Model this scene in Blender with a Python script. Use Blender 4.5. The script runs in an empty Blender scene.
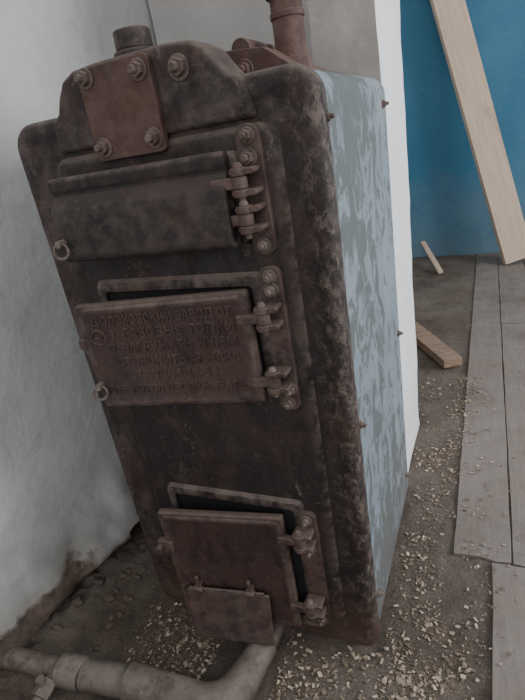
import bpy, bmesh, math, random
from mathutils import Vector, Matrix, noise
random.seed(7)
D=bpy.data
col=bpy.context.collection
# ------------------------------------------------ camera
X=Vector((1131,-15,503)).normalized(); Y=Vector((227,255,-503)); Y=(Y-X*Y.dot(X)).normalized(); Z=X.cross(Y)
cam=D.cameras.new('camera'); co=D.objects.new('camera',cam); col.objects.link(co)
cam.sensor_fit='HORIZONTAL'; cam.sensor_width=36; cam.lens=34.5; cam.clip_start=.01
co.matrix_world=Matrix.Translation((0.206,-0.72,1.066))@Matrix((X,Y,Z)).to_4x4()
bpy.context.scene.camera=co

# ------------------------------------------------ materials
class NT:
    def __init__(s,name):
        s.m=D.materials.new(name); s.m.use_nodes=True; s.t=s.m.node_tree; s.b=s.t.nodes['Principled BSDF']
        s.tc=s.t.nodes.new('ShaderNodeTexCoord').outputs['Object']; s.g=s.t.nodes.new('ShaderNodeNewGeometry')
    def link(s,a,b): s.t.links.new(a,b)
    def mapping(s,sc):
        n=s.t.nodes.new('ShaderNodeMapping'); n.inputs['Scale'].default_value=sc; s.link(s.tc,n.inputs['Vector']); return n.outputs[0]
    def noise(s,scale,detail=6,rough=.6,vec=None,dist=0):
        n=s.t.nodes.new('ShaderNodeTexNoise'); n.inputs['Scale'].default_value=scale; n.inputs['Detail'].default_value=detail
        n.inputs['Roughness'].default_value=rough; n.inputs['Distortion'].default_value=dist; s.link(vec or s.tc,n.inputs['Vector']); return n.outputs[0]
    def vor(s,scale,vec=None):
        n=s.t.nodes.new('ShaderNodeTexVoronoi'); n.inputs['Scale'].default_value=scale; s.link(vec or s.tc,n.inputs['Vector']); return n
    def ramp(s,v,a,b,lo=0.,hi=1.):
        n=s.t.nodes.new('ShaderNodeMapRange'); n.inputs[1].default_value=a; n.inputs[2].default_value=b; n.inputs[3].default_value=lo; n.inputs[4].default_value=hi
        s.link(v,n.inputs[0]); return n.outputs[0]
    def math(s,op,a,b):
        n=s.t.nodes.new('ShaderNodeMath'); n.operation=op
        for i,v in enumerate((a,b)):
            if isinstance(v,(int,float)): n.inputs[i].default_value=v
            else: s.link(v,n.inputs[i])
        return n.outputs[0]
    def mix(s,f,a,b):
        n=s.t.nodes.new('ShaderNodeMix'); n.data_type='RGBA'
        if isinstance(f,(int,float)): n.inputs[0].default_value=f
        else: s.link(f,n.inputs[0])
        for i,v in ((6,a),(7,b)):
            if isinstance(v,tuple): n.inputs[i].default_value=(*v,1)
            else: s.link(v,n.inputs[i])
        return n.outputs[2]
    def sep(s,v):
        n=s.t.nodes.new('ShaderNodeSeparateXYZ'); s.link(v,n.inputs[0]); return n.outputs
    def bump(s,h,st,dist):
        n=s.t.nodes.new('ShaderNodeBump'); n.inputs['Strength'].default_value=st; n.inputs['Distance'].default_value=dist
        s.link(h,n.inputs['Height']); s.link(n.outputs[0],s.b.inputs['Normal'])
    def done(s,c,r=.8):
        if isinstance(c,tuple): s.b.inputs['Base Color'].default_value=(*c,1)
        else: s.link(c,s.b.inputs['Base Color'])
        if isinstance(r,(int,float)): s.b.inputs['Roughness'].default_value=r
        else: s.link(r,s.b.inputs['Roughness'])
        return s.m

def iron(name,dark,rust,pale,rust_lo=.5,rust_hi=.62,pale_amt=.6,rim=False,scale=1.):
    n=NT(name)
    c=n.mix(n.ramp(n.noise(6,9,.7),rust_lo,rust_hi),dark,rust)
    c=n.mix(n.ramp(n.noise(13,8,.75,None,.5),.55,.68,0,.4),c,(.095,.042,.028))
    c=n.mix(n.ramp(n.noise(26,6,.7,n.mapping((1,1,.45))),.50,.66,0,.75),c,tuple(v*.35 for v in dark))
    dust=n.ramp(n.noise(9,7,.7,n.mapping((1.6,1.6,.5)),.4),.5,.75,0,.18)
    c=n.mix(dust,c,tuple(v*.62 for v in pale))
    fl=n.ramp(n.noise(70,6,.8),.57,.66,0,pale_amt)
    big=n.ramp(n.noise(5,4,.6),.44,.6)
    c=n.mix(n.math('MULTIPLY',fl,big),c,pale)
    if rim:
        s=n.sep(n.tc)
        r=n.ramp(s[0],-.060,-.006)
        f=n.ramp(n.noise(48,8,.8,n.mapping((1,1,.7)),.3),.49,.62,0,.55)
        c=n.mix(n.math('MULTIPLY',r,f),c,(.26,.20,.17))
        t=n.ramp(s[2],.98,1.14)
        c=n.mix(n.math('MULTIPLY',t,n.ramp(n.noise(22,8,.8),.48,.66,0,.35)),c,(.20,.145,.12))
        l=n.ramp(s[0],-.48,-.54)
        c=n.mix(n.math('MULTIPLY',l,n.ramp(n.noise(20,8,.75,n.mapping((1,1,.5))),.46,.6,0,.4)),c,(.18,.13,.12))
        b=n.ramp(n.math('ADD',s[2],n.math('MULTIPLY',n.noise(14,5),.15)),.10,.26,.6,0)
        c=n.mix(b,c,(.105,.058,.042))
    ed=n.ramp(n.g.outputs['Pointiness'],.52,.60,0,.6)
    c=n.mix(n.math('MULTIPLY',ed,n.ramp(n.noise(35,4),.4,.6)),c,pale)
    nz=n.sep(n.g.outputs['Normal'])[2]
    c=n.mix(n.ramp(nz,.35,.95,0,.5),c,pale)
    n.bump(n.math('ADD',n.noise(95,6,.75),n.math('MULTIPLY',n.noise(18,5),1.6)),.7,.004)
    n.b.inputs['Specular IOR Level'].default_value=.4
    return n.done(c,n.ramp(n.noise(30,4),.3,.7,.48,.78))
M_iron=iron('cast_iron_rusty',(.016,.011,.0105),(.044,.022,.017),(.22,.17,.145),.48,.66,.55,True)
M_door=iron('door_iron_brown',(.045,.027,.024),(.072,.038,.031),(.20,.145,.12),.42,.68,.3)
M_updoor=iron('sooty_iron',(.014,.0105,.010),(.030,.019,.016),(.15,.11,.095),.46,.66,.3)
M_plate=iron('red_rust_plate',(.055,.027,.023),(.080,.038,.030),(.24,.16,.13),.4,.6,.4)
M_bolt=iron('bolt_iron',(.08,.058,.05),(.11,.065,.05),(.28,.225,.195),.4,.6,.45)
M_rpipe=iron('red_oxide_pipe',(.085,.042,.035),(.12,.058,.045),(.27,.18,.15),.4,.6,.4)
M_gap=NT('gap_shade').done((.006,.005,.005),.9)  # near-black colour standing in for shade in gaps and openings

n=NT('peeling_blue_grey_paint'); s=n.sep(n.tc)
st=n.noise(15,8,.76,n.mapping((1,1.2,.85)),.7)
mid=n.math('SUBTRACT',1.0,n.math('MULTIPLY',n.math('ABSOLUTE',n.math('SUBTRACT',s[1],.17),0),4.0))
pz=n.noise(3.2,3,.5)
mask=n.ramp(n.math('ADD',n.math('ADD',st,n.math('MULTIPLY',mid,.09)),n.math('MULTIPLY',pz,.38)),.71,.76,0,.9)
c=n.mix(n.ramp(n.noise(4,5),.35,.65),(.19,.235,.275),(.26,.30,.335))
c=n.mix(mask,c,(.105,.12,.115))
c=n.mix(n.ramp(n.noise(14,7,.75),.58,.72,0,.25),c,(.35,.38,.39))
c=n.mix(n.ramp(n.noise(90,5),.62,.7,0,.5),c,(.11,.11,.10))
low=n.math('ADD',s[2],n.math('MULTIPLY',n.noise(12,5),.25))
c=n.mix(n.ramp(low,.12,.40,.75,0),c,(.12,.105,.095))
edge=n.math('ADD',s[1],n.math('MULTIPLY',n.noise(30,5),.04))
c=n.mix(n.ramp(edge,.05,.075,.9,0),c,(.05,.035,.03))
n.bump(n.math('ADD',mask,n.noise(25,5)),.45,.002)
M_panel=n.done(c,.65)

def plaster(name,a,b,stain,masonry=False,amt=.5,face=None):
    n=NT(name); s=n.sep(n.tc)
    c=n.mix(n.ramp(n.noise(2.5,6,.6),.35,.65),a,b)
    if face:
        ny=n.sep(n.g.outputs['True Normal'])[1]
        c=n.mix(n.ramp(ny,-.5,-.85),c,n.mix(n.ramp(n.noise(7,7,.7),.4,.62),face,tuple(v*.78 for v in face)))  # beige plaster tone with shade painted in on faces turned to -Y
    c=n.mix(n.ramp(n.noise(6,8,.7,None,.5),.55,.72,0,amt),c,stain)
    c=n.mix(n.ramp(n.noise(40,4,.7),.66,.74,0,.35),c,stain)
    if masonry:
        h=n.math('SUBTRACT',s[2],n.math('MULTIPLY',n.noise(7,6,.6),.24))
        h=n.math('ADD',h,n.ramp(s[1],-.3,.3,-.03,.04))
        c=n.mix(n.ramp(h,.02,.26,.85,0),c,tuple(v*.62 for v in stain))
        k=n.mix(n.ramp(n.noise(22,6,.7),.35,.65),(.06,.042,.032),(.16,.12,.09))
        c=n.mix(n.ramp(h,-.02,.0,1,0),c,k)
    n.bump(n.math('ADD',n.noise(30,6,.65),n.math('MULTIPLY',n.noise(6,4),3)),.4,.007)
    return n.done(c,.9)
M_pl=plaster('plaster_limewash',(.53,.53,.515),(.65,.645,.63),(.38,.355,.325),True)
M_plb=plaster('plaster_warm',(.42,.40,.38),(.52,.50,.48),(.30,.26,.22))
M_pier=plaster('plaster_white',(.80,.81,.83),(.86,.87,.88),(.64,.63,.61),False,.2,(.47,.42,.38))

n=NT('blue_painted_plaster')
c=n.mix(n.ramp(n.noise(1.6,5),.35,.65),(.045,.165,.275),(.065,.21,.325))
s=n.sep(n.tc)
lw=n.math('ADD',s[2],n.math('MULTIPLY',n.noise(3,6,.65),.9))
c=n.mix(n.ramp(lw,.55,1.1,.5,0),c,(.19,.24,.26))
c=n.mix(n.ramp(n.noise(5,7,.7),.54,.7,0,.45),c,(.035,.12,.20))
c=n.mix(n.ramp(n.noise(14,6,.7),.62,.72,0,.4),c,(.2,.3,.35))
n.bump(n.noise(12,5),.3,.01); M_blue=n.done(c,.8)

n=NT('dirt_floor'); s=n.sep(n.tc)
c=n.mix(n.ramp(n.noise(9,8,.7),.3,.7),(.070,.052,.041),(.145,.113,.09))
c=n.mix(n.ramp(n.noise(3,4),.42,.65,0,.7),c,(.19,.16,.135))
c=n.mix(n.ramp(n.noise(170,5,.8),.54,.68,0,.65),c,(.34,.265,.19))
c=n.mix(n.ramp(n.noise(7,7,.75),.56,.68,0,.5),c,(.05,.035,.028))
n.bump(n.math('ADD',n.noise(110,6,.75),n.math('MULTIPLY',n.noise(20,5),2)),.9,.008); M_dirt=n.done(c,.95)

n=NT('worn_floorboard')
g=n.noise(9,7,.65,n.mapping((9,.8,9)),.4)
c=n.mix(n.ramp(g,.3,.7),(.185,.158,.143),(.25,.218,.20))
c=n.mix(n.ramp(n.noise(4,8,.72),.44,.64,0,.8),c,(.20,.162,.133))
c=n.mix(n.ramp(n.noise(2.5,8,.75),.48,.62,0,.7),c,(.13,.102,.082))
c=n.mix(n.ramp(n.noise(140,5,.8),.56,.68,0,.55),c,(.36,.30,.235))
n.bump(n.math('ADD',g,n.noise(100,5,.7)),.4,.003); M_board=n.done(c,.85)

def wood(name,a,b,sc=(12,12,1)):
    n=NT(name); g=n.noise(6,6,.6,n.mapping(sc),.8)
    c=n.mix(n.ramp(g,.3,.7),a,b); c=n.mix(n.ramp(n.noise(4,5),.6,.75,0,.5),c,tuple(v*.6 for v in a))
    n.bump(g,.3,.002); return n.done(c,.8)
M_plank=wood('raw_pine',(.48,.35,.26),(.60,.47,.36))
M_off=wood('old_wood',(.17,.11,.075),(.34,.24,.17),(2,12,12))

n=NT('grey_painted_pipe')
c=n.mix(n.ramp(n.noise(12,6,.7),.4,.65),(.135,.112,.095),(.20,.17,.148))
c=n.mix(n.ramp(n.noise(22,7,.75),.48,.62,0,.8),c,(.08,.054,.04))
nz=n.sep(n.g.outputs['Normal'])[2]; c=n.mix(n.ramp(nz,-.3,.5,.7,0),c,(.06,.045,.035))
n.bump(n.noise(60,6,.7),.6,.004); M_pipe=n.done(c,.7)
n=NT('wood_flake'); at=n.t.nodes.new('ShaderNodeAttribute'); at.attribute_name='tone'
c=n.mix(at.outputs['Fac'],(.16,.115,.08),(.56,.46,.35)); M_chip=n.done(c,.85)
M_stone=plaster('rubble_stone',(.10,.075,.058),(.165,.128,.10),(.06,.045,.035))

# ------------------------------------------------ mesh helpers
def finish(name,bm,mat,parent=None,bev=0,seg=3,smooth=True,mw=None,ang=35):
    bmesh.ops.recalc_face_normals(bm,faces=bm.faces)
    me=D.meshes.new(name); bm.to_mesh(me); bm.free()
    o=D.objects.new(name,me); col.objects.link(o)
    for m in (mat if isinstance(mat,list) else [mat]): me.materials.append(m)
    if bev:
        b=o.modifiers.new('bevel','BEVEL'); b.width=bev; b.segments=seg; b.limit_method='ANGLE'; b.angle_limit=math.radians(30)
    if smooth:
        for p in me.polygons: p.use_smooth=True
        if bev: 
            w=o.modifiers.new('wn','WEIGHTED_NORMAL'); w.keep_sharp=True
        else: me.set_sharp_from_angle(angle=math.radians(ang))
    if mw is not None: o.matrix_world=mw
    if parent: o.parent=parent
    return o
def box(bm,a,b,mw=None):
    r=bmesh.ops.create_cube(bm,size=1)['verts']
    for v in r:
        v.co=Vector([(a[i]+b[i])/2+v.co[i]*(b[i]-a[i]) for i in range(3)])
        if mw is not None: v.co=mw@v.co
    return r
def cyl(bm,p,q,r,r2=None,seg=20):
    p=Vector(p);q=Vector(q);d=q-p
    vs=bmesh.ops.create_cone(bm,cap_ends=True,segments=seg,radius1=r,radius2=r if r2 is None else r2,depth=d.length)['verts']
    m=Matrix.Translation((p+q)/2)@d.to_track_quat('Z','Y').to_matrix().to_4x4()
    for v in vs: v.co=m@v.co
    return vs
def extr(bm,pts,axis,a,b):
    """extrude 2D outline along axis between a and b; axis 'x': pts=(y,z); 'y': pts=(x,z); 'z': (x,y)"""
    f={'x':lambda p,t:(t,p[0],p[1]),'y':lambda p,t:(p[0],t,p[1]),'z':lambda p,t:(p[0],p[1],t)}[axis]
    A=[bm.verts.new(f(p,a)) for p in pts]; B=[bm.verts.new(f(p,b)) for p in pts]
    bm.faces.new(A); bm.faces.new(B[::-1]); k=len(pts)
    for i in range(k): bm.faces.new((A[i],A[(i+1)%k],B[(i+1)%k],B[i]))
def rrect(x0,x1,z0,z1,rt,rb,k=10):
    P=[]
    for cx,cz,r,a0 in ((x1-rt,z1-rt,rt,0),(x0+rt,z1-rt,rt,90),(x0+rb,z0+rb,rb,180),(x1-rb,z0+rb,rb,270)):
        for i in range(k+1):
            a=math.radians(a0+90*i/k); P.append((cx+r*math.cos(a),cz+r*math.sin(a)))
    return P
def loft(bm,rings,cap0=True,cap1=True,mat=0):
    R=[[bm.verts.new(p) for p in r] for r in rings]
    for A,B in zip(R,R[1:]):
        for i in range(len(A)):
            f=bm.faces.new((A[i],A[(i+1)%len(A)],B[(i+1)%len(A)],B[i])); f.material_index=mat
    if cap0: bm.faces.new(R[0])
    if cap1: bm.faces.new(R[-1][::-1])
def sweep(bm,pts,rad,seg=20):
    """smooth tube through pts; rad may be list"""
    P=[Vector(p) for p in pts]; rings=[]; up=Vector((0,0,1))
    for i,p in enumerate(P):
        d=(P[min(i+1,len(P)-1)]-P[max(i-1,0)]).normalized()
        if abs(d.dot(up))>.95: up=Vector((0,1,0))
        s=d.cross(up).normalized(); u=s.cross(d); r=rad[min(i,len(rad)-1)] if isinstance(rad,list) else rad
        rings.append([tuple(p+s*r*math.cos(2*math.pi*j/seg)+u*r*math.sin(2*math.pi*j/seg)) for j in range(seg)])
    loft(bm,rings)
def torus(bm,mw,R,r,n=28,k=8):
    V=[[bm.verts.new(mw@Vector(((R+r*math.cos(2*math.pi*j/k))*math.cos(2*math.pi*i/n),(R+r*math.cos(2*math.pi*j/k))*math.sin(2*math.pi*i/n),r*math.sin(2*math.pi*j/k)))) for j in range(k)] for i in range(n)]
    for i in range(n):
        for j in range(k): bm.faces.new((V[i][j],V[(i+1)%n][j],V[(i+1)%n][(j+1)%k],V[i][(j+1)%k]))
def empty(name):
    o=D.objects.new(name,None); col.objects.link(o); return o
def bolt(bm,p,d=(0,-1,0),r=.011,h=.009,stud=.010):
    p=Vector(p); d=Vector(d)
    cyl(bm,p,p+d*.003,r*1.35,seg=20)
    cyl(bm,p+d*.003,p+d*(.003+h),r,r*.95,seg=6)
    if stud: cyl(bm,p+d*(.003+h),p+d*(.003+h+stud),r*.55,r*.45,seg=12)

# ------------------------------------------------ room shell
def rough_wall(name,a,b,mat,cuts,amp,sc=2.5,fn=None):
    bm=bmesh.new(); box(bm,a,b)
    for ax in range(3):
        k=cuts[ax]
        if k:
            es=[e for e in bm.edges if abs((e.verts[0].co-e.verts[1].co).normalized()[ax])>.99]
            bmesh.ops.subdivide_edges(bm,edges=es,cuts=k,use_grid_fill=True)
    for v in bm.verts:
        d=noise.noise_vector(v.co*sc)*amp+noise.noise_vector(v.co*sc*4)*amp*.35
        v.co=v.co+d
        if fn: fn(v)
    return finish(name,bm,mat,ang=60)
def bulge(v):
    if v.co.x>-.9:
        z=max(v.co.z,0); y=v.co.y
        k=math.exp(-((z-.11)/.10)**2)*math.exp(-((y-.10)/.26)**2)
        v.co.x+=.075*k*(1+.9*noise.noise(v.co*9)+.6*noise.noise(v.co*22))
        lip=.055+.05*noise.noise(Vector((y*6,0,3)))
        if z<lip: v.co.x-=.040*(1 if y<.0 else .6)
rough_wall('wall_left',(-1.0,-1.6,0),(-.8,3.3,2.5),M_pl,(0,190,130),.008,2.2,bulge)
rough_wall('wall_back',(-.79,.93,0),(-.17,1.02,2.5),M_plb,(12,0,40),.006)
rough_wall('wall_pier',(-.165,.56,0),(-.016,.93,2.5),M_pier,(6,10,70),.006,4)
rough_wall('wall_far',(-.79,3.3,0),(3.0,3.42,2.5),M_blue,(40,0,30),.006)
bm=bmesh.new()
for a,b in (((3.0,-1.6,0),(3.12,.1,2.5)),((3.0,1.7,0),(3.12,3.42,2.5)),((3.0,.1,0),(3.12,1.7,.8)),((3.0,.1,2.15),(3.12,1.7,2.5))): box(bm,a,b)
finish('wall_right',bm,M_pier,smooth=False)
bm=bmesh.new()
for a,b in (((3.02,.1,.8),(3.08,.16,2.15)),((3.02,1.64,.8),(3.08,1.7,2.15)),((3.02,.16,.8),(3.08,1.64,.86)),((3.02,.16,2.09),(3.08,1.64,2.15)),((3.03,.87,.86),(3.07,.93,2.09))): box(bm,a,b)
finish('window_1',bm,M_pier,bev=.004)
# floor heightfield
def frange(a,b,s):
    r=[];x=a
    while x<b-1e-6: r.append(x); x+=s
    return r+[b]
xs=frange(-.9,.3,.009)+frange(.35,3.1,.15); ys=frange(-1.6,-.5,.06)+frange(-.48,.7,.009)+frange(.75,3.4,.06)
def fh(x,y):
    p=Vector((x,y,0)); h=.006*noise.noise(p*9)+.004*noise.noise(p*28)
    if x<-.5:
        e=.055*math.exp(-((x+.84)/.12)**2)*(1 if y<.5 else .3)
        h+=e*(1+.5*noise.noise(p*13)+.3*noise.noise(p*34)+.25*noise.noise(p*75))
    return min(h,.004) if (-.57<x<.02 and -.05<y<.6) else h
bm=bmesh.new(); G=[[bm.verts.new((x,y,fh(x,y))) for y in ys] for x in xs]
for i in range(len(xs)-1):
    for j in range(len(ys)-1): bm.faces.new((G[i][j],G[i+1][j],G[i+1][j+1],G[i][j+1]))
finish('floor',bm,M_dirt,ang=180)
bm=bmesh.new()
def board(x0,x1,y0,y1,z=.007):
    N=max(4,int((y1-y0)/.05)); L=[];Rr=[]
    for i in range(N+1):
        y=y0+(y1-y0)*i/N
        L.append((x0+.0025*noise.noise(Vector((x0*7,y*7,1)))+.0015*noise.noise(Vector((x0*7,y*31,1))),y)); Rr.append((x1+.0025*noise.noise(Vector((x1*9,y*7,4))),y))
    e0=[(x0+(x1-x0)*t,y0+.012*noise.noise(Vector((x0*20+t*6,y0,2)))) for t in (.25,.5,.75)]
    extr(bm,L[::-1]+e0+Rr,'z',-.01,z+random.uniform(-.001,.0015))
board(.135,.27,.32,3.27)
x=.274
k=0
while x<2.95:
    w=.155; cut=[1.9,.31,1.2,.7,2.3][k%5]
    board(x,min(x+w,2.98),cut+.004,3.27); board(x if k else .225,min(x+w,2.98),-1.55,cut-.004 if k else .31)
    if k==0: board(x,x+w,.318,1.895)
    x+=w+.004; k+=1
finish('floor_boards',bm,M_board,bev=.002,seg=2)

# ------------------------------------------------ boiler
B=empty('solid_fuel_boiler')
W=-.560; H=1.148
def ring(ins,y,x0=W,x1=0,z0=.012,z1=H,rt=.044,rb=.03):
    return [(p[0],y,p[1]) for p in rrect(x0+ins,x1-ins,z0+ins,z1-ins,max(rt-ins,.004),max(rb-ins,.003))]
bm=bmesh.new()
loft(bm,[ring(0,.035),ring(0,.014),ring(.0012,.008),ring(.004,.0035),ring(.009,.0006),ring(.016,-.001),ring(.026,0),ring(.034,.0035),ring(.042,.004)])
finish('front_casting',bm,M_iron,B)
bm=bmesh.new()
loft(bm,[ring(.004,.036),ring(.004,.53)])
finish('sheet_metal_jacket',bm,M_panel,B)
bm=bmesh.new(); loft(bm,[ring(.008,.0345),ring(.008,.038)]); finish('casing_gap_shade',bm,M_gap,B)  # dark filler painting the shade between casting and jacket
bm=bmesh.new()
def rr(x0,x1,z0,z1,r,y): return [(p[0],y,p[1]) for p in rrect(x0,x1,z0,z1,r,r,5)]
loft(bm,[rr(-.485,-.062,.035,1.085,.03,.006),rr(-.480,-.070,.04,1.08,.028,-.003),rr(-.474,-.078,.046,1.074,.024,-.0075),rr(-.466,-.088,.054,1.066,.02,-.009)])
finish('door_field',bm,M_iron,B)
bm=bmesh.new()
o=[(-.46,1.09),(-.455,1.138),(-.437,1.152),(-.428,1.172),(-.412,1.193),(-.388,1.204),(-.34,1.207),(-.22,1.207),(-.178,1.203),(-.156,1.19),(-.142,1.170),(-.128,1.153),(-.10,1.142),(-.09,1.09)]
extr(bm,o,'y',-.007,.075); finish('top_flange',bm,M_iron,B,bev=.010,seg=4)
bm=bmesh.new()
cyl(bm,(-.325,.09,1.13),(-.325,.09,1.225),.038,.036,28); cyl(bm,(-.325,.09,1.225),(-.325,.09,1.255),.031,.030,28)
finish('top_stub',bm,M_iron,B,bev=.004)
bm=bmesh.new()
for i,y in enumerate((.13,.215,.30,.385)):
    zt=[.024,.020,.012,.006][i]
    pts=[(-.45,1.10),(-.44,1.145),(-.40,1.165+zt),(-.30,1.178+zt),(-.20,1.176+zt),(-.12,1.168+zt),(-.07,1.155),(-.055,1.13),(-.05,1.10)]
    extr(bm,pts,'y',y,y+.072)
for y in (.19,.31): 
    cyl(bm,(-.17,y-.03,1.200),(-.17,y+.06,1.200),.017,seg=16)
bolt(bm,(-.15,.12,1.165)); bolt(bm,(-.21,.12,1.17))
finish('section_castings',bm,M_plate,B,bev=.010,seg=3)
bm=bmesh.new()
cyl(bm,(-.103,.22,1.14),(-.103,.22,1.60),.0265,seg=28); cyl(bm,(-.103,.22,1.150),(-.103,.22,1.178),.033,.031,28)
cyl(bm,(-.103,.22,1.235),(-.103,.22,1.245),.029,seg=28); cyl(bm,(-.103,.22,1.265),(-.103,.22,1.32),.032,seg=28)
finish('riser_pipe',bm,M_rpipe,B,bev=.002)
bm=bmesh.new(); extr(bm,rrect(-.368,-.238,1.068,1.200,.008,.008,3),'y',-.019,-.007)
finish('blanking_plate',bm,M_plate,B,bev=.002)
bm=bmesh.new()
for p in ((-.352,1.186),(-.256,1.180),(-.350,1.088),(-.254,1.088)): bolt(bm,(p[0],-.019,p[1]))
bolt(bm,(-.196,-.007,1.172),r=.013)
finish('plate_bolts',bm,M_bolt,B,bev=.0012,seg=2)
bm=bmesh.new()
def frame(x0,x1,z0,z1,y=-.018,t=.016):
    loft(bm,[rr(x0-.006,x1+.006,z0-.006,z1+.006,.014,-.007),rr(x0,x1,z0,z1,.012,y),rr(x0+t,x1-t,z0+t,z1-t,.008,y),rr(x0+t+.002,x1-t-.002,z0+t+.002,z1-t-.002,.006,-.010)])
frame(-.455,-.128,.918,1.048); frame(-.452,-.122,.645,.866); frame(-.425,-.118,.070,.408)
finish('door_frames',bm,M_iron,B)
bm=bmesh.new()
for x0,x1,z0,z1 in ((-.435,-.14,.935,1.04),(-.434,-.14,.663,.850),(-.408,-.135,.088,.391)): extr(bm,rrect(x0,x1,z0,z1,.006,.006,3),'y',-.0115,-.0095)
finish('door_opening_shade',bm,M_gap,B)  # thin near-black sheets painting the shade inside the door frames
def hinge_mw(x,y,deg): return Matrix.Translation((x,y,0))@Matrix.Rotation(math.radians(deg),4,'Z')@Matrix.Translation((-x,-y,0))
mw=hinge_mw(-.125,-.035,2)
bm=bmesh.new(); pr=[(-.020,1.054),(-.034,1.056),(-.040,1.050),(-.038,1.036),(-.033,1.028),(-.050,1.008),(-.056,.990),(-.057,.935),(-.052,.922),(-.044,.918),(-.020,.918)]
extr(bm,pr,'x',-.462,-.137); finish('fuel_door',bm,M_updoor,B,bev=.005,mw=mw)
mm=hinge_mw(-.122,-.035,9.5)
bm=bmesh.new(); box(bm,(-.452,-.040,.648),(-.138,-.020,.850)); finish('stoking_door',bm,M_door,B,bev=.007,mw=mm)
bm=bmesh.new(); loft(bm,[rr(-.447,-.143,.653,.845,.012,-.039),rr(-.442,-.148,.658,.840,.010,-.0430),rr(-.436,-.154,.664,.834,.008,-.0430),rr(-.433,-.157,.667,.831,.006,-.041)])
finish('stoking_door_rim',bm,M_door,B,mw=mm)
lines=['Д.ОЛОХОВСКИЙ ЗАВОД ОТ','1. ГАЗОВЫЕ ТОПКИ','2. ЗАГРУЖАТЬ УГЛЕМ','СТОРОНИТЬСЯ ЖАРА','ЧУГУН 22-54','РАБ. КОТЛА ОБСЛУЖИВАТЬ']
for i,(t,sz,xo) in enumerate(zip(lines,(.019,.021,.022,.021,.021,.018),(-.425,-.395,-.400,-.395,-.36,-.43))):
    cu=D.curves.new('t','FONT'); cu.body=t; cu.size=sz*1.15; cu.extrude=.0015; cu.bevel_depth=.0005; cu.space_character=1.05
    to=D.objects.new('t',cu); col.objects.link(to); bpy.context.view_layer.update()
    me=D.meshes.new_from_object(to.evaluated_get(bpy.context.evaluated_depsgraph_get())); D.objects.remove(to)
    wx=max(v.co.x for v in me.vertices); k=min(1,(-.168-xo)/wx); 
    for v in me.vertices: v.co=Vector((xo+v.co.x*k,-.0410-v.co.z,.812-i*.0265+v.co.y))
    me.materials.clear(); me.materials.append(M_door)
    q=D.objects.new('cast_lettering_%d'%i,me); col.objects.link(q); q.matrix_world=mm; q.parent=B
bm=bmesh.new(); torus(bm,Matrix.Translation((-.418,-.042,.790))@Matrix.Rotation(math.pi/2,4,'X'),.013,.002); box(bm,(-.426,-.044,.788),(-.410,-.041,.792))
finish('foundry_mark',bm,M_door,B,mw=mm)
ml=hinge_mw(-.135,-.035,8)
bm=bmesh.new(); box(bm,(-.420,-.040,.085),(-.150,-.022,.390)); finish('ash_door',bm,M_door,B,bev=.006,mw=ml)
bm=bmesh.new(); loft(bm,[rr(-.414,-.156,.092,.384,.012,-.039),rr(-.409,-.161,.097,.379,.010,-.0425),rr(-.403,-.167,.103,.373,.008,-.0425),rr(-.400,-.170,.106,.370,.006,-.0405)])
finish('ash_door_rim',bm,M_door,B,mw=ml)
fl=ml@Matrix.Translation((0,-.050,.190))@Matrix.Rotation(math.radians(-12),4,'X')
bm=bmesh.new(); box(bm,(-.392,-.004,-.122),(-.205,.004,.0)); finish('draught_flap',bm,M_door,B,bev=.003,mw=fl)
bm=bmesh.new()
cyl(bm,(-.385,-.052,.194),(-.215,-.052,.194),.0035)
for x in (-.362,-.245):
    box(bm,(x-.007,-.055,.172),(x+.007,-.040,.207)); cyl(bm,(x-.011,-.054,.194),(x+.011,-.054,.194),.007)
    cyl(bm,(x,-.052,.20),(x,-.052,.228),.0045)
box(bm,(-.435,-.046,.285),(-.40,-.030,.315)); cyl(bm,(-.43,-.06,.30),(-.43,-.03,.30),.009)
finish('flap_hinges',bm,M_door,B,bev=.0015,seg=2,mw=ml)
bm=bmesh.new(); bb=bmesh.new()
def hinge(z0,z1,lugs,xb=-.104):
    extr(bm,rrect(xb-.020,xb+.018,z0,z1,.016,.016,5),'y',-.007,-.019)
    bolt(bb,(xb,-.019,z1-.016),r=.0085,stud=.006); bolt(bb,(xb,-.019,z0+.016),r=.0085,stud=.006)
    for z in lugs:
        xk=xb-.012
        extr(bm,rrect(xk-.014,xb+.014,z+.008,z+.017,.004,.004,2),'y',-.048,-.018); extr(bm,rrect(xk-.014,xb+.014,z-.021,z-.012,.004,.004,2),'y',-.048,-.018)
        cyl(bm,(xk,-.042,z-.022),(xk,-.042,z-.011),.013); cyl(bm,(xk,-.042,z+.007),(xk,-.042,z+.018),.013)
        cyl(bm,(xk,-.042,z-.0105),(xk,-.042,z+.0065),.0115)
        box(bm,(xk-.045,-.049,z-.010),(xk,-.035,z+.006))
        cyl(bb,(xk,-.042,z+.018),(xk,-.042,z+.025),.0075,.005,12); cyl(bb,(xk,-.042,z-.030),(xk,-.042,z-.022),.005,seg=10)
hinge(.898,1.085,(1.012,.960)); hinge(.622,.880,(.805,.692)); hinge(.085,.390,(.340,.155),-.108)
bolt(bb,(-.106,-.019,1.040),r=.0095,stud=.008); bolt(bb,(-.104,-.019,.842),r=.0095,stud=.008); bolt(bb,(-.096,-.019,.665),r=.008); bolt(bb,(-.108,-.019,.30),r=.008); bolt(bb,(-.106,-.019,.125),r=.008)
finish('hinge_brackets',bm,M_door,B,bev=.002,seg=2); finish('hinge_bolts',bb,M_bolt,B,bev=.001,seg=2)
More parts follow.
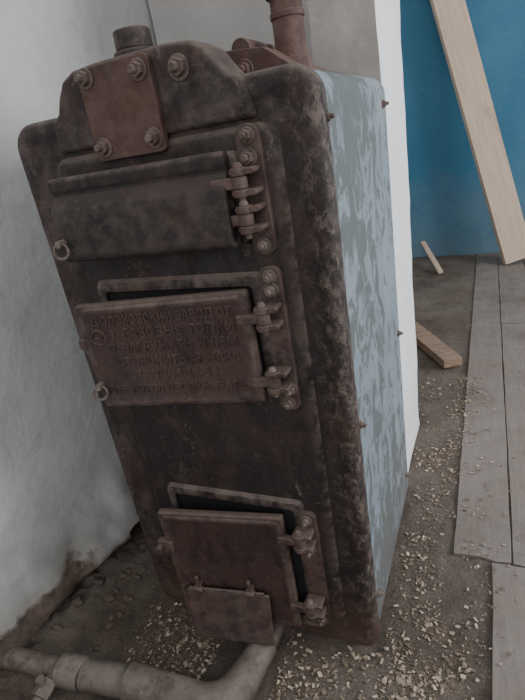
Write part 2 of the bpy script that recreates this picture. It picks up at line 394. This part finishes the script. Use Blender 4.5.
def ringpull(m,x,y,z):
    bm=bmesh.new(); torus(bm,Matrix.Translation((x,y-.010,z-.012))@Matrix.Rotation(math.radians(80),4,'X')@Matrix.Rotation(.3,4,'Y'),.0125,.0025)
    cyl(bm,(x,y+.012,z),(x,y-.014,z),.006); finish('ring_pull',bm,M_bolt,B,mw=m)
ringpull(mw,-.446,-.060,.955); ringpull(mm,-.440,-.045,.700)
bm=bmesh.new(); box(bm,(-.464,-.040,.768),(-.44,-.026,.787)); finish('latch_lug',bm,M_door,B,bev=.003,mw=mm)
bm=bmesh.new(); box(bm,(-.474,-.050,.965),(-.455,-.030,.985)); finish('latch_lug',bm,M_updoor,B,bev=.003,mw=mw)
bm=bmesh.new()
for y,z in ((.030,1.075),(.49,1.085),(.045,.56),(.505,.545),(.06,.12),(.50,.10)): bolt(bm,(-.004,y,z),(1,0,0),r=.007,h=.005,stud=.006)
finish('jacket_screws',bm,M_bolt,B,bev=.0008,seg=1)
bm=bmesh.new()
for x0,x1 in ((W+.01,W+.06),(-.07,-.02)):
    for y in (.02,.45): box(bm,(x0,y,-.004),(x1,y+.06,.03))
finish('feet',bm,M_iron,B,bev=.004)

# ------------------------------------------------ return pipe
Pp=empty('heating_pipe')
def arc(c,r,a0,a1,k,z): return [(c[0]+r*math.cos(math.radians(a0+(a1-a0)*i/k)),c[1]+r*math.sin(math.radians(a0+(a1-a0)*i/k)),z) for i in range(k+1)]
bm=bmesh.new()
sweep(bm,[(-.84,-.275,.060),(-.70,-.26,.052),(-.62,-.250,.046)],.025)
finish('supply_pipe',bm,M_pipe,Pp)
bm=bmesh.new()
sweep(bm,[(-.660,-.254,.048),(-.655,-.254,.048),(-.60,-.246,.045),(-.595,-.246,.045)],[.029,.035,.035,.032]); sweep(bm,[(-.595,-.246,.045),(-.49,-.230,.041),(-.48,-.229,.041)],.0325)
sweep(bm,[(-.49,-.230,.041),(-.486,-.229,.041),(-.43,-.225,.04),(-.35,-.221,.038)]+arc((-.325,-.145),.076,-90,-12,10,.038)+[(-.240,-.10,.040),(-.235,-.07,.041)],[.033,.039]+[.036]*13+[.031])
sweep(bm,[(-.242,-.11,.040),(-.236,-.05,.041),(-.236,-.0,.041)],.029)
finish('elbow_pipe',bm,M_pipe,Pp)
bm=bmesh.new()
sweep(bm,[(-.665,-.255,.055),(-.662,-.32,.045),(-.655,-.42,.030),(-.65,-.60,.025)],.013); sweep(bm,[(-.664,-.285,.05),(-.662,-.32,.045)],.020,8)
cyl(bm,(-.664,-.30,.045),(-.664,-.30,.080),.010,seg=8)
finish('drain_tube',bm,M_pipe,Pp)

# ------------------------------------------------ loose timber
def plank(name,p,q,w,t,mat,nrm):
    p=Vector(p);q=Vector(q);z=(q-p).normalized(); y=Vector(nrm); y=(y-z*y.dot(z)).normalized(); x=y.cross(z)
    m=Matrix((x,y,z)).transposed().to_4x4(); m.translation=(p+q)/2
    bm=bmesh.new(); L=(q-p).length/2; box(bm,(-w/2,-t/2,-L),(w/2,t/2,L)); return finish(name,bm,mat,bev=.003,seg=2,mw=m)
plank('leaning_plank',(.395,2.97,.030),(-.165,3.225,2.1),.185,.045,M_plank,(.45,-1,0))
plank('wood_offcut',(-.20,1.86,.032),(.075,1.38,.032),.085,.04,M_off,(0,0,1))
plank('wood_stick',(-.085,2.80,.018),(-.24,3.20,.14),.035,.022,M_plank,(0,-.3,1))

# ------------------------------------------------ debris
bm=bmesh.new(); lay=bm.verts.layers.float.new('tone')
def flake(x,y,sz,z=None):
    if -.565<x<.006 and -.0<y<.54: return
    if y>1.3 and x<.12: return
    if x<-.27 and -.33<y<-.19: return
    if x<-.60 : return
    if -.29<x<-.2 and -.25<y<0: return
    bh=.008 if (x>.225 or (x>.135 and y>.32)) else max(fh(x,y),-.004)
    z=bh+.0015+random.random()*.003
    a=random.random()*6.28; l=sz; w=sz*random.uniform(.35,.9); R=Matrix.Rotation(a,3,'Z')@Matrix.Rotation(random.uniform(-.35,.35),3,'X')
    pts=[(-l/2,-w/2,0),(l/2,-w/2*random.uniform(.3,1),0),(l/2*random.uniform(.5,1),w/2,random.uniform(0,.3)*w),(-l/2,w/2*random.uniform(.3,1),0)]
    tone=random.random()**1.9
    V=[]
    for p in pts:
        v=bm.verts.new(R@Vector(p)+Vector((x,y,z))); v[lay]=tone; V.append(v)
    U=[]
    for p in pts:
        v=bm.verts.new(R@Vector(p)+Vector((x,y,z-.0008))); v[lay]=tone; U.append(v)
    bm.faces.new(V); bm.faces.new(U[::-1])
    for i in range(4): bm.faces.new((V[i],U[i],U[(i+1)%4],V[(i+1)%4]))
def clumpy(fx,fy,cnt,lo,hi,thr=0.):
    for k in range(cnt):
        x=fx();y=fy()
        if noise.noise(Vector((x*11,y*11,5)))+random.uniform(-.4,.4)>thr: flake(x,y,lo+(hi-lo)*random.random()**2.6)
R_=random
clumpy(lambda:R_.gauss(.08,.07),lambda:R_.uniform(-.3,1.3),5200,.0018,.012)
clumpy(lambda:R_.uniform(-.58,.22),lambda:R_.gauss(-.09,.10),5200,.0018,.013,-.05)
clumpy(lambda:R_.uniform(0,.8),lambda:R_.uniform(-.3,2.9),3400,.0015,.008,.02)
finish('wood_chips',bm,M_chip,smooth=False)
bm=bmesh.new()
for _ in range(34):
    x=-.62-abs(random.gauss(0,.07))-.02; y=random.uniform(-.19,.25); r=random.choice((.004,.005,.007,.009,.013))
    if x<-.77: continue
    vs=bmesh.ops.create_icosphere(bm,subdivisions=2,radius=r)['verts']; c=Vector((x,y,max(fh(x,y),0)+r*.15))
    for v in vs:
        n_=v.co.normalized(); k=1+.55*noise.noise(n_*1.6+c*30)+.3*noise.noise(n_*5+c*30)
        v.co=Vector((v.co.x*k*1.25,v.co.y*k,v.co.z*k*.7))+c
finish('rubble_heap',bm,M_stone,ang=30)

# ------------------------------------------------ light
w=D.worlds.new('world'); bpy.context.scene.world=w; w.use_nodes=True
bg=w.node_tree.nodes['Background']; bg.inputs[0].default_value=(.92,.955,1,1); bg.inputs[1].default_value=.80
def area(name,loc,tgt,sx,sy,p,c):
    l=D.lights.new(name,'AREA'); l.shape='RECTANGLE'; l.size=sx; l.size_y=sy; l.energy=p; l.color=c
    o=D.objects.new(name,l); col.objects.link(o); o.location=loc; o.rotation_euler=(Vector(tgt)-Vector(loc)).to_track_quat('-Z','Y').to_euler()
area('window_daylight',(2.95,.9,1.5),(0,.9,.7),1.5,1.25,90,(.97,.985,1))
area('camera_side_fill',(.6,-2.4,1.9),(-.4,.2,.7),1.2,1.8,20,(1,.985,.97))  # unseen fill lamp behind the camera, aimed at the boiler front
